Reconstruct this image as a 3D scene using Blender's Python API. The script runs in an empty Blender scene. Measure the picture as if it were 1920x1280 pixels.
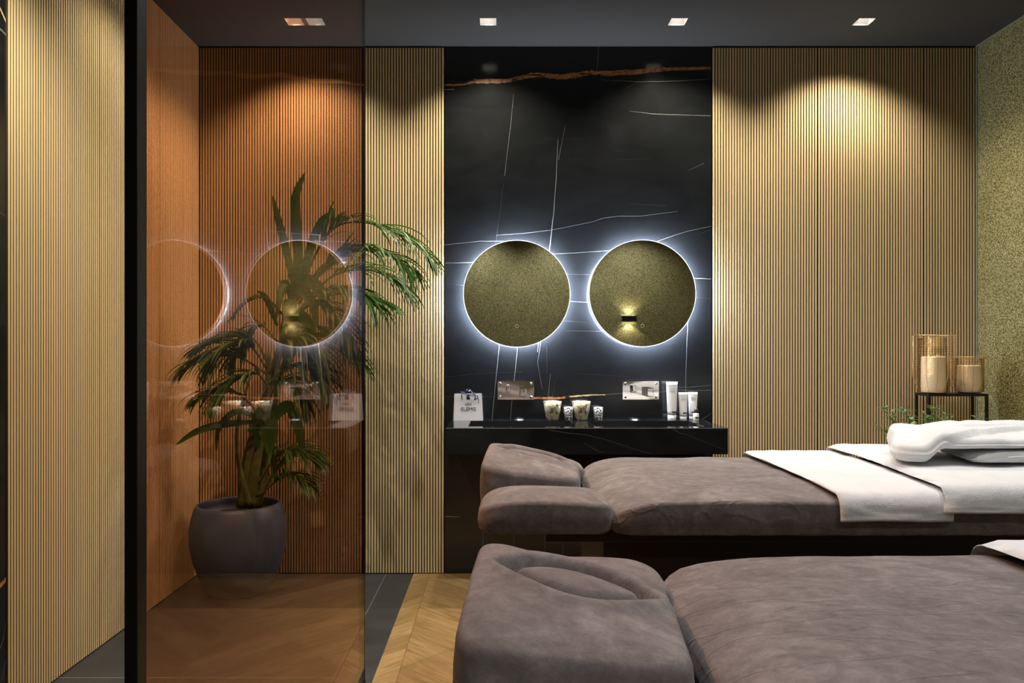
import bpy, bmesh, math, random
from mathutils import Vector, Matrix, noise
random.seed(7)
S = bpy.context.scene
COL = S.collection
PI = math.pi
# ------------------------------------------------------------------ camera, world, exposure
F = 1428.0; CX, CY = 935.0, 660.0; EYE = 1.218
D = 4.2            # back wall
H = 2.9            # ceiling
XL, XR, YR = -1.659, 2.626, -1.5
cd = bpy.data.cameras.new('camera'); cam = bpy.data.objects.new('camera', cd); COL.objects.link(cam)
cam.location = (0, 0, EYE); cam.rotation_euler = (PI/2, 0, 0)
cd.sensor_width = 36; cd.lens = 36*F/1920; cd.clip_start = .02
cd.shift_x = (960-CX)/1920; cd.shift_y = (CY-640)/1920
S.camera = cam
S.view_settings.view_transform = 'Standard'; S.view_settings.look = 'None'
S.view_settings.gamma = 1; S.view_settings.use_curve_mapping = False
S.view_settings.exposure = 1.42
w = bpy.data.worlds.new('world'); S.world = w; w.use_nodes = True
w.node_tree.nodes['Background'].inputs[0].default_value = (1, .95, .9, 1)
w.node_tree.nodes['Background'].inputs[1].default_value = 0.02
# ceiling downlights: x, y, watts, cone degrees, colour   (first four are the ones in view)
WARM = (1, .88, .67); NEUT = (1, .965, .94)
LAMPS = [(-1.04, 3.88, 25, 122, WARM), (-.054, 3.88, 31, 120, WARM), (.913, 3.88, 29, 124, WARM), (1.86, 3.88, 27, 124, WARM),
         (-1.22, 3.15, 13, 130, WARM), (-1.22, 2.05, 64, 130, WARM),
         (-.054, 2.50, 18, 144, NEUT), (.913, 2.50, 18, 144, NEUT), (1.86, 2.50, 21, 144, NEUT),
         (-.054, 1.62, 9, 138, NEUT), (.913, 1.62, 9, 138, NEUT), (1.86, 1.62, 9, 138, NEUT),
         (-.2, -1.0, 17, 130, NEUT), (.75, -1.0, 17, 130, NEUT), (1.7, -1.0, 17, 130, NEUT)]  # last row: unseen lamps added to brighten the rear wallpaper

# ------------------------------------------------------------------ helpers
def P(px, py, d):          # a point seen at pixel (px,py), at distance d
    s = F/d
    return Vector(((px-CX)/s, d, EYE-(py-CY)/s))

class MB:
    def __init__(s): s.v = []; s.f = []; s.m = []; s.tone = []
    def add(s, vs, fs, m=0, tone=0.5):
        o = len(s.v)
        s.v += [tuple(v) for v in vs]; s.f += [[i+o for i in f] for f in fs]; s.m += [m]*len(fs); s.tone += [tone]*len(vs)
    def box(s, a, b, m=0, tone=.5, mat=None):
        x0, y0, z0 = a; x1, y1, z1 = b
        vs = [Vector(p) for p in ((x0,y0,z0),(x1,y0,z0),(x1,y1,z0),(x0,y1,z0),(x0,y0,z1),(x1,y0,z1),(x1,y1,z1),(x0,y1,z1))]
        if mat: vs = [mat @ v for v in vs]
        s.add(vs, [(0,3,2,1),(4,5,6,7),(0,1,5,4),(1,2,6,5),(2,3,7,6),(3,0,4,7)], m, tone)
    def tube(s, pts, r, n=8, m=0, closed=False, cap=True):
        pts = [Vector(p) for p in pts]; N = len(pts)
        rs = r if isinstance(r, (list, tuple)) else [r]*N
        T = []
        for i in range(N):
            a = pts[i-1] if (i > 0 or closed) else pts[i]
            b = pts[(i+1) % N] if (i < N-1 or closed) else pts[i]
            T.append((b-a).normalized())
        u = Vector((0,0,1)) if abs(T[0].z) < .9 else Vector((1,0,0))
        u = (u - T[0]*u.dot(T[0])).normalized(); vs = []
        for i in range(N):
            u = (u - T[i]*u.dot(T[i])).normalized(); w_ = T[i].cross(u)
            for k in range(n):
                a = 2*PI*k/n; vs.append(pts[i] + (u*math.cos(a)+w_*math.sin(a))*rs[i])
        fs = []
        for i in range(N if closed else N-1):
            j = (i+1) % N
            for k in range(n): fs.append((i*n+k, i*n+(k+1) % n, j*n+(k+1) % n, j*n+k))
        if cap and not closed: fs += [tuple(range(n))[::-1], tuple((N-1)*n+k for k in range(n))]
        s.add(vs, fs, m)
    def lathe(s, prof, c=(0,0,0), n=48, m=0, closed=False):
        vs = []; c = Vector(c)
        for (r, z) in prof:
            for k in range(n):
                a = 2*PI*k/n; vs.append(c+Vector((r*math.cos(a), r*math.sin(a), z)))
        fs = []; L = len(prof)
        for i in range(L if closed else L-1):
            j = (i+1) % L
            for k in range(n): fs.append((i*n+k, i*n+(k+1) % n, j*n+(k+1) % n, j*n+k))
        s.add(vs, fs, m)
    def obj(s, name, mats, parent=None, smooth=False, loc=None, bevel=0, tone=False):
        me = bpy.data.meshes.new(name); me.from_pydata(s.v, [], s.f)
        mats = mats if isinstance(mats, (list, tuple)) else [mats]
        for q in mats: me.materials.append(q)
        me.polygons.foreach_set('material_index', s.m)
        if smooth: me.polygons.foreach_set('use_smooth', [True]*len(s.f))
        if tone:
            ca = me.color_attributes.new('tone', 'FLOAT_COLOR', 'POINT')
            ca.data.foreach_set('color', [x for t in s.tone for x in (t, t, t, 1)])
        me.update()
        bm = bmesh.new(); bm.from_mesh(me)
        bmesh.ops.recalc_face_normals(bm, faces=bm.faces); bm.to_mesh(me); bm.free()
        o = bpy.data.objects.new(name, me); COL.objects.link(o)
        if parent: o.parent = parent
        if loc: o.location = loc
        if bevel:
            b = o.modifiers.new('bevel', 'BEVEL'); b.width = bevel; b.segments = 2; b.limit_method = 'ANGLE'
        return o
def tag(o, label, cat, group=None):
    o['label'] = label; o['category'] = cat
    if group: o['group'] = group
    return o
def struct(o): o['kind'] = 'structure'; return o
def thing(name, label, cat, loc=(0,0,0), rz=0, group=None):
    o = bpy.data.objects.new(name, None); COL.objects.link(o); o.location = loc; o.rotation_euler = (0,0,rz); o.empty_display_size = .05
    return tag(o, label, cat, group)
def dup(o, parent=None):
    c = o.copy(); COL.objects.link(c); c.parent = parent
    for ch in list(o.children): dup(ch, c)
    return c
def text_mesh(txt, size, mat, name, parent, loc, rot=(PI/2,0,0), ext=.0003):
    cu = bpy.data.curves.new('t', 'FONT'); cu.body = txt; cu.size = size; cu.align_x = 'CENTER'; cu.extrude = ext
    t = bpy.data.objects.new('t', cu); COL.objects.link(t)
    dg = bpy.context.evaluated_depsgraph_get(); me = bpy.data.meshes.new_from_object(t.evaluated_get(dg))
    bpy.data.objects.remove(t); me.materials.clear(); me.materials.append(mat)
    o = bpy.data.objects.new(name, me); COL.objects.link(o); o.parent = parent; o.location = loc; o.rotation_euler = rot
    return o

# ------------------------------------------------------------------ materials
class N:
    def __init__(s, name):
        s.mat = bpy.data.materials.new(name); s.mat.use_nodes = True; s.t = s.mat.node_tree
        s.b = s.t.nodes['Principled BSDF']; s.out = s.t.nodes['Material Output']
    def n(s, typ, **kw):
        q = s.t.nodes.new(typ)
        for k, v in kw.items():
            if k.startswith('i_'):
                key = k[2:]; key = int(key) if key.isdigit() else key.replace('_', ' ')
                q.inputs[key].default_value = v
            else: setattr(q, k, v)
        return q
    def l(s, a, b): s.t.links.new(a, b)
    def setp(s, **kw):
        for k, v in kw.items():
            s.b.inputs[k.replace('_', ' ')].default_value = v
    def math(s, op, a, b=None, c=None):
        q = s.n('ShaderNodeMath', operation=op)
        for i, x in enumerate((a, b, c)):
            if x is None: continue
            if isinstance(x, (int, float)): q.inputs[i].default_value = x
            else: s.l(x, q.inputs[i])
        return q.outputs[0]
    def ramp(s, fac, stops, interp='LINEAR'):
        r = s.n('ShaderNodeValToRGB'); r.color_ramp.interpolation = interp
        e = r.color_ramp.elements
        while len(e) < len(stops): e.new(.5)
        for q, (p, c) in zip(e, stops): q.position = p; q.color = (*c, 1)
        s.l(fac, r.inputs[0]); return r.outputs[0]
    def coords(s, scale=(1,1,1), kind='Object'):
        tc = s.n('ShaderNodeTexCoord'); mp = s.n('ShaderNodeMapping'); mp.inputs['Scale'].default_value = scale
        s.l(tc.outputs[kind], mp.inputs[0]); return mp.outputs[0]
    def noise(s, vec, scale, detail=3, rough=.5, dist=0):
        q = s.n('ShaderNodeTexNoise'); q.inputs['Scale'].default_value = scale; q.inputs['Detail'].default_value = detail
        q.inputs['Roughness'].default_value = rough; q.inputs['Distortion'].default_value = dist
        s.l(vec, q.inputs['Vector']); return q.outputs['Fac']
    def bump(s, h, dist, strength=1, prev=None):
        b = s.n('ShaderNodeBump'); b.inputs['Distance'].default_value = dist; b.inputs['Strength'].default_value = strength
        s.l(h, b.inputs['Height'])
        if prev: s.l(prev, b.inputs['Normal'])
        s.l(b.outputs[0], s.b.inputs['Normal']); return b.outputs[0]
def plain(name, c, rough=.5, metal=0, var=.08, scale=30, **kw):
    m = N(name); v = m.noise(m.coords(), scale)
    lo = tuple(x*(1-var) for x in c); hi = tuple(min(1, x*(1+var)) for x in c)
    m.l(m.ramp(v, [(.3, lo), (.7, hi)]), m.b.inputs['Base Color'])
    m.setp(Roughness=rough, Metallic=metal, **kw); return m.mat
def emis(name, c, st):
    m = N(name); m.setp(Base_Color=(.8,.8,.8,1), Emission_Color=(*c, 1), Emission_Strength=st)
    return m.mat

def m_slat():
    m = N('oak_slat'); at = m.n('ShaderNodeAttribute', attribute_name='tone')
    sep = m.n('ShaderNodeSeparateColor'); m.l(at.outputs['Color'], sep.inputs[0])
    base = m.ramp(sep.outputs[0], [(0, (.54,.45,.24)), (.5, (.60,.48,.27)), (.8, (.63,.485,.285)), (1, (.68,.48,.30))])
    cmb = m.coords((60, 60, 1.2)); ad = m.n('ShaderNodeVectorMath', operation='ADD'); m.l(cmb, ad.inputs[0])
    cm = m.n('ShaderNodeCombineXYZ'); m.l(m.math('MULTIPLY', sep.outputs[0], 91.7), cm.inputs[2]); m.l(cm.outputs[0], ad.inputs[1])
    g = m.noise(ad.outputs[0], 3, 4, .6)
    mx = m.n('ShaderNodeMix', data_type='RGBA', blend_type='MULTIPLY'); mx.inputs[0].default_value = 1
    m.l(base, mx.inputs[6]); m.l(m.ramp(g, [(.3, (.90,.88,.85)), (.65, (1,1,1))]), mx.inputs[7])
    m.l(mx.outputs[2], m.b.inputs['Base Color']); m.setp(Roughness=.65, Specular_IOR_Level=.25); return m.mat
def m_marble(name='black_marble', rough=.15, base=(.0068,.0076,.0088), hi=(.0115,.013,.015)):
    m = N(name); v = m.coords((1, 1, 2.2))
    n1 = m.noise(v, 2.2, 6, .62, 1.2)
    m.l(m.ramp(n1, [(.35, base), (.75, hi)]), m.b.inputs['Base Color'])
    m.setp(Roughness=rough); return m.mat
def m_wallpaper():
    m = N('gold_speckled_wallpaper'); v = m.coords()
    a = m.noise(v, 165, 2, .6); b = m.noise(v, 3.0, 3)
    c = m.ramp(a, [(.38, (.055,.052,.015)), (.48, (.23,.215,.088)), (.58, (.40,.37,.18)), (.72, (.58,.53,.29))])
    mx = m.n('ShaderNodeMix', data_type='RGBA', blend_type='MULTIPLY'); mx.inputs[0].default_value = 1
    m.l(c, mx.inputs[6]); m.l(m.ramp(b, [(.3, (.82,.82,.78)), (.7, (1,1,1))]), mx.inputs[7])
    m.l(mx.outputs[2], m.b.inputs['Base Color']); m.setp(Roughness=.5, Metallic=.25)
    m.bump(a, .002, .6); return m.mat
def m_chevron():
    m = N('oak_chevron_parquet'); tc = m.n('ShaderNodeTexCoord'); sp = m.n('ShaderNodeSeparateXYZ'); m.l(tc.outputs['Object'], sp.inputs[0])
    W, Q = .60, .165
    u = m.math('ADD', sp.outputs[0], .38); col = m.math('FLOOR', m.math('DIVIDE', u, W))
    tri = m.math('PINGPONG', u, W)
    v = m.math('DIVIDE', m.math('ADD', sp.outputs[1], tri), Q); pid = m.math('FLOOR', v); fr = m.math('FRACT', v)
    cm = m.n('ShaderNodeCombineXYZ'); m.l(pid, cm.inputs[0]); m.l(col, cm.inputs[1])
    wn = m.n('ShaderNodeTexWhiteNoise', noise_dimensions='2D'); m.l(cm.outputs[0], wn.inputs['Vector'])
    # grain runs along the plank
    sg = m.math('SUBTRACT', m.math('MULTIPLY', m.math('MODULO', m.math('ADD', col, 20), 2), 2), 1)
    cr = m.n('ShaderNodeCombineXYZ')
    m.l(m.math('MULTIPLY', v, 2.2), cr.inputs[0])
    al = m.math('ADD', m.math('MULTIPLY', sp.outputs[1], -.7), m.math('MULTIPLY', tri, .7))
    m.l(m.math('MULTIPLY', al, 2.2), cr.inputs[1]); m.l(m.math('MULTIPLY', wn.outputs[0], 40), cr.inputs[2])
    g = m.noise(cr.outputs[0], 2.0, 5, .62, .8)
    c = m.ramp(wn.outputs[0], [(0, (.27,.17,.068)), (.5, (.335,.215,.09)), (1, (.40,.265,.12))])
    mx = m.n('ShaderNodeMix', data_type='RGBA', blend_type='MULTIPLY'); mx.inputs[0].default_value = 1
    m.l(c, mx.inputs[6]); m.l(m.ramp(g, [(.3, (.62,.56,.50)), (.6, (1,1,1))]), mx.inputs[7])
    e1 = m.math('LESS_THAN', fr, .012)
    uw = m.math('FRACT', m.math('DIVIDE', u, W)); e2 = m.math('LESS_THAN', uw, .004)
    e = m.math('MAXIMUM', e1, e2)
    m2 = m.n('ShaderNodeMix', data_type='RGBA'); m.l(e, m2.inputs[0]); m.l(mx.outputs[2], m2.inputs[6]); m2.inputs[7].default_value = (.12,.07,.03,1)
    m.l(m2.outputs[2], m.b.inputs['Base Color']); m.setp(Roughness=.38); return m.mat
def m_velvet(name='taupe_velvet', k=.5):
    m = N(name); v = m.coords()
    big = m.noise(v, 7, 4, .6, 1.5)
    fine = m.noise(m.coords((1, 1, 1)), 38, 6, .78, .4)
    hair = m.noise(v, 900, 2, .5)
    s_ = m.math('ADD', m.math('MULTIPLY', big, .45), m.math('MULTIPLY', fine, .55))
    m.l(m.ramp(s_, [(.36, (.125,.111,.112)), (.50, (.172,.155,.156)), (.64, (.245,.228,.227))]), m.b.inputs['Base Color'])
    m.setp(Roughness=.95, Sheen_Weight=.12, Sheen_Roughness=.4, Sheen_Tint=(.75,.66,.62,1), Specular_IOR_Level=.15)
    # long soft creases running diagonally
    tc = m.n('ShaderNodeTexCoord'); mp = m.n('ShaderNodeMapping'); mp.inputs['Rotation'].default_value = (0, 0, .35); mp.inputs['Scale'].default_value = (5, 17, 8)
    m.l(tc.outputs['Object'], mp.inputs[0])
    cr = m.noise(mp.outputs[0], 1.0, 3, .55, 1.0)
    def ridges(vec, sc, k):
        q = m.noise(vec, sc, 2, .5, .8)
        return m.math('MAXIMUM', m.math('SUBTRACT', 1, m.math('ABSOLUTE', m.math('MULTIPLY', m.math('SUBTRACT', q, .5), k))), 0)
    mp2 = m.n('ShaderNodeMapping'); mp2.inputs['Rotation'].default_value = (0, 0, -.6); mp2.inputs['Scale'].default_value = (4, 11, 6); m.l(tc.outputs['Object'], mp2.inputs[0])
    mask = m.ramp(m.noise(v, 5, 2), [(.42, (0,0,0)), (.6, (1,1,1))])
    ridge = m.math('ADD', m.math('MULTIPLY', ridges(mp.outputs[0], 1.0, 26), mask), m.math('MULTIPLY', ridges(mp2.outputs[0], 1.3, 30), .7))
    b1 = m.bump(ridge, .0028*k+.0004, .75*k+.1); b2 = m.bump(fine, .0025, .6, b1); m.bump(hair, .001, .3, b2)
    return m.mat
def m_terry():
    m = N('white_terry'); v = m.coords()
    m.l(m.ramp(m.noise(v, 6), [(.3, (.65,.67,.69)), (.7, (.70,.72,.74))]), m.b.inputs['Base Color'])
    m.setp(Roughness=.95, Sheen_Weight=.2, Specular_IOR_Level=.1)
    b1 = m.bump(m.noise(v, 420, 2), .0015, .6); m.bump(m.noise(v, 14, 3), .01, .5, b1); return m.mat
def m_terry_band():
    # woven band of little squares near the hem
    m = N('white_terry_woven_band'); tc = m.n('ShaderNodeTexCoord'); sp = m.n('ShaderNodeSeparateXYZ'); m.l(tc.outputs['Object'], sp.inputs[0])
    ck = m.n('ShaderNodeTexChecker'); ck.inputs['Scale'].default_value = 1
    cm = m.n('ShaderNodeCombineXYZ'); m.l(m.math('MULTIPLY', sp.outputs[0], 110), cm.inputs[0]); m.l(m.math('MULTIPLY', sp.outputs[1], 75), cm.inputs[1]); cm.inputs[2].default_value = .5
    m.l(cm.outputs[0], ck.inputs[0]); nz = m.noise(m.coords(), 420, 2)
    m.setp(Base_Color=(.67,.69,.71,1), Roughness=.95, Sheen_Weight=.2, Specular_IOR_Level=.1)
    b1 = m.bump(ck.outputs['Fac'], .009, 1.0); m.bump(nz, .0015, .5, b1); return m.mat
def m_bronze():
    m = N('bronze_glass'); t = m.t; g = m.n('ShaderNodeNewGeometry')
    dt = m.n('ShaderNodeVectorMath', operation='DOT_PRODUCT'); m.l(g.outputs['Normal'], dt.inputs[0]); m.l(g.outputs['Incoming'], dt.inputs[1])
    c = m.math('ABSOLUTE', dt.outputs['Value']); fz = m.math('ADD', .004, m.math('MULTIPLY', .96, m.math('POWER', m.math('SUBTRACT', 1, c), 5.7)))
    tr = m.n('ShaderNodeBsdfTransparent'); tr.inputs[0].default_value = (.90,.66,.53,1)
    gl = m.n('ShaderNodeBsdfGlossy'); gl.inputs[0].default_value = (.96,.94,.92,1); gl.inputs['Roughness'].default_value = 0
    mx = m.n('ShaderNodeMixShader'); m.l(fz, mx.inputs[0]); m.l(tr.outputs[0], mx.inputs[1]); m.l(gl.outputs[0], mx.inputs[2])
    m.l(mx.outputs[0], m.out.inputs[0]); return m.mat
def m_clear(name, tint=(1,1,1), k=1.0):
    m = N(name); fr = m.n('ShaderNodeLayerWeight'); fr.inputs[0].default_value = .12
    tr = m.n('ShaderNodeBsdfTransparent'); tr.inputs[0].default_value = (*tint, 1)
    gl = m.n('ShaderNodeBsdfGlossy'); gl.inputs['Roughness'].default_value = .03
    mx = m.n('ShaderNodeMixShader'); m.l(m.math('MULTIPLY', fr.outputs['Fresnel'], k), mx.inputs[0]); m.l(tr.outputs[0], mx.inputs[1]); m.l(gl.outputs[0], mx.inputs[2])
    m.l(mx.outputs[0], m.out.inputs[0]); return m.mat
def m_mercury():
    m = N('mercury_glass'); v = m.coords()
    n1 = m.noise(v, 45, 5, .7, .6)
    m.l(m.ramp(n1, [(.38, (.04,.035,.02)), (.44, (.30,.26,.17)), (.6, (.52,.47,.34))]), m.b.inputs['Base Color'])
    m.setp(Roughness=.28, Metallic=.45, Coat_Weight=.5); return m.mat
def m_speckle():
    m = N('speckled_glass'); v = m.coords()
    m.l(m.ramp(m.noise(v, 150, 2, .6), [(.485, (.008,.008,.008)), (.515, (.60,.60,.60))], 'LINEAR'), m.b.inputs['Base Color'])
    m.setp(Roughness=.2, Coat_Weight=.5); return m.mat
def m_leaf(name, a, b):
    m = N(name); v = m.coords((1,1,1)); m.l(m.ramp(m.noise(v, 9, 3), [(.3, a), (.7, b)]), m.b.inputs['Base Color'])
    m.setp(Roughness=.42, Subsurface_Weight=0.0)
    tl = m.n('ShaderNodeBsdfTranslucent'); tl.inputs[0].default_value = (b[0]*1.3, b[1]*1.5, b[2], 1)
    mx = m.n('ShaderNodeMixShader'); mx.inputs[0].default_value = .18; m.l(m.b.outputs[0], mx.inputs[1]); m.l(tl.outputs[0], mx.inputs[2]); m.l(mx.outputs[0], m.out.inputs[0])
    return m.mat
M = dict(slat=m_slat(), groove=plain('dark_slat_groove', (.030,.019,.009), .9), marble=m_marble(), counter=m_marble('black_marble_counter', .04, (.006,.0065,.007), (.013,.014,.016)),
         tile=m_marble('dark_floor_tile', .45, (.022,.024,.027), (.040,.043,.047)),
         vein=plain('white_vein', (.115,.12,.13), .3), faint=plain('faint_vein', (.032,.034,.037), .3),
         gold_vein=plain('rust_vein', (.30,.125,.045), .35, var=.6, scale=60), pale_vein=plain('pale_gold_vein', (.38,.30,.16), .35, var=.4),
         paper=m_wallpaper(), wood=m_chevron(), velvet=m_velvet('taupe_velvet_sheet', .75), cushion_velvet=m_velvet('taupe_velvet_cushion', .15), terry=m_terry(), band=m_terry_band(), bronze=m_bronze(),
         ceil=plain('charcoal_ceiling_paint', (.031,.0305,.028), .9, var=.03), black=plain('black_backing', (.010,.008,.006), .9),
         frame=plain('black_metal', (.012,.012,.012), .38, .4), dark=plain('dark_base_laminate', (.020,.011,.009), .5),
         chrome=plain('chrome', (.80,.80,.80), .05, 1, var=.01), mirror=plain('mirror_silver', (.90,.90,.89), .0, 1, var=.005),
         white=plain('white_reflector', (.82,.80,.76), .5, var=.02), grout=plain('tile_joint', (.16,.165,.17), .6),
         halo=emis('halo_light', (.76,.84,1.0), 105), rim=emis('frosted_rim', (.86,.93,1.0), .5), lens=emis('downlight_lens', (1,.93,.84), 1.0),
         sconce_l=emis('sconce_lens', (1,.88,.65), 4), pot=plain('pot_glaze_reflection_tint', (.06,.10,.165), .5, var=.2, scale=9),  # bluish lift in pot colour stands in for reflections on the bronze glass
         soil=plain('potting_soil', (.02,.013,.008), .95, var=.5, scale=120), trim=plain('grey_trim', (.20,.21,.17), .5),
         leaf=m_leaf('palm_leaf', (.018,.055,.008), (.060,.140,.020)), stem=plain('palm_stem', (.10,.13,.03), .6, var=.3),
         euc=m_leaf('eucalyptus_leaf', (.06,.13,.035), (.15,.24,.10)), twig=plain('twig', (.09,.06,.03), .7),
         gold=plain('gold_wire', (.80,.55,.28), .3, 1, var=.04), wax=plain('cream_wax', (.86,.72,.52), .55, var=.02, Subsurface_Weight=.3, Subsurface_Radius=(.02,.01,.005)),
         clear=m_clear('clear_glass', (.98,.97,.95), .8), mercury=m_mercury(), speckle=m_speckle(),
         paperbag=plain('white_card', (.55,.55,.59), .45, var=.02), ink=plain('dark_ink', (.04,.035,.05), .5), ribbon=plain('purple_ribbon', (.018,.010,.045), .35),
         greyink=plain('grey_ink', (.22,.22,.25), .5), tube=plain('white_tube_plastic', (.62,.62,.62), .3, var=.01), cap=plain('tube_cap_plastic', (.70,.71,.73), .25, var=.01),
         vase=plain('grey_vase', (.10,.10,.10), .5))

# ------------------------------------------------------------------ room shell
def vein(mb, pts, mats, y, wscale=.72, jit=.5, seed=0, s=None, sub=7):
    """pts: (px,py,widthpx) on the plane y=const, as a thin strip just proud of the slab"""
    s = s or F/y; R = random.Random(seed); Lp = []
    for i in range(len(pts)-1):
        a, b = pts[i], pts[i+1]
        for k in range(sub):
            t = k/sub; Lp.append([a[j]+(b[j]-a[j])*t for j in range(3)])
    Lp.append(list(pts[-1]))
    n = len(Lp); vs = []
    for i, (x, yy, wd) in enumerate(Lp):
        a = Lp[max(0, i-1)]; b = Lp[min(n-1, i+1)]; dx, dy = b[0]-a[0], b[1]-a[1]; L = math.hypot(dx, dy) or 1
        nx, ny = -dy/L, dx/L; j = (R.random()-.5)*jit*(.4+wd*.22); w1 = wd*wscale*(.75+.4*R.random())/2; w2 = wd*wscale*(.75+.4*R.random())/2
        for q in (j-w1, j+w2):
            X = (x+nx*q-CX)/s; Z = EYE-(yy+ny*q-CY)/s; vs.append((X, y, Z))
    mb.add(vs, [(2*i, 2*i+1, 2*i+3, 2*i+2) for i in range(n-1)], mats)

fl = MB(); XB = -.4676
fl.add([(XL-.1,YR-.1,0),(XB,YR-.1,0),(XB,D+.1,0),(XL-.1,D+.1,0)], [(0,1,2,3)], 0)
fl.add([(XB,YR-.1,0),(XR+.1,YR-.1,0),(XR+.1,D+.1,0),(XB,D+.1,0)], [(0,1,2,3)], 1)
for (a, b) in (((-.6195,YR),(-.617,D)), ((XL,2.848),(-.62,2.852)), ((XL,1.6),(-.62,1.603)), ((XL,.35),(-.62,.353))):
    fl.add([(a[0],a[1],.0006),(b[0],a[1],.0006),(b[0],b[1],.0006),(a[0],b[1],.0006)], [(0,1,2,3)], 2)
fl.add([(XL-.1,YR-.1,-.1),(XR+.1,YR-.1,-.1),(XR+.1,D+.1,-.1),(XL-.1,D+.1,-.1)], [(0,3,2,1)], 0)
struct(fl.obj('floor', [M['tile'], M['wood'], M['grout']]))

# ceiling with square holes for the downlights
RC = .042
xs = sorted({XL-.1, XR+.1} | {round(l[0]+s*RC, 5) for l in LAMPS for s in (-1, 1)})
ys = sorted({YR-.1, D+.1} | {round(l[1]+s*RC, 5) for l in LAMPS for s in (-1, 1)})
cb = MB()
for i in range(len(xs)-1):
    for j in range(len(ys)-1):
        mx_, my_ = (xs[i]+xs[i+1])/2, (ys[j]+ys[j+1])/2
        if any(abs(mx_-l[0]) < RC and abs(my_-l[1]) < RC for l in LAMPS): continue
        cb.add([(xs[i],ys[j],H),(xs[i+1],ys[j],H),(xs[i+1],ys[j+1],H),(xs[i],ys[j+1],H)], [(0,3,2,1)])
cb.add([(XL-.1,YR-.1,H+.12),(XR+.1,YR-.1,H+.12),(XR+.1,D+.1,H+.12),(XL-.1,D+.1,H+.12)], [(0,1,2,3)])
struct(cb.obj('ceiling', M['ceil']))

def slats(name, a, b, axis, face, depth, z0, z1, parent, seed):
    """vertical slats from a to b along axis; face = coordinate of the front"""
    R = random.Random(seed); mb = MB(); pitch = .0153; n = int(round((b-a)/pitch)); pitch = (b-a)/n
    for i in range(n):
        c = a+(i+.5)*pitch; hw = .0052; t = R.random(); dd = depth
        ch = .0012
        if axis == 'x':
            prof = [(c-hw, face+dd), (c-hw, face+ch), (c-hw+ch, face), (c+hw-ch, face), (c+hw, face+ch), (c+hw, face+dd)]
        else:
            prof = [(face-dd, c-hw), (face-ch, c-hw), (face, c-hw+ch), (face, c+hw-ch), (face-ch, c+hw), (face-dd, c+hw)]
        vs = [(p[0], p[1], z) for z in (z0, z1) for p in prof]
        fs = [(k, k+1, k+7, k+6) for k in range(5)] + [tuple(range(6)), tuple(range(6, 12))]
        mb.add(vs, fs, 0, t)
        mb.m[-7] = mb.m[-3] = 1
    return mb.obj(name, [M['slat'], M['groove']], parent, tone=True)

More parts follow.
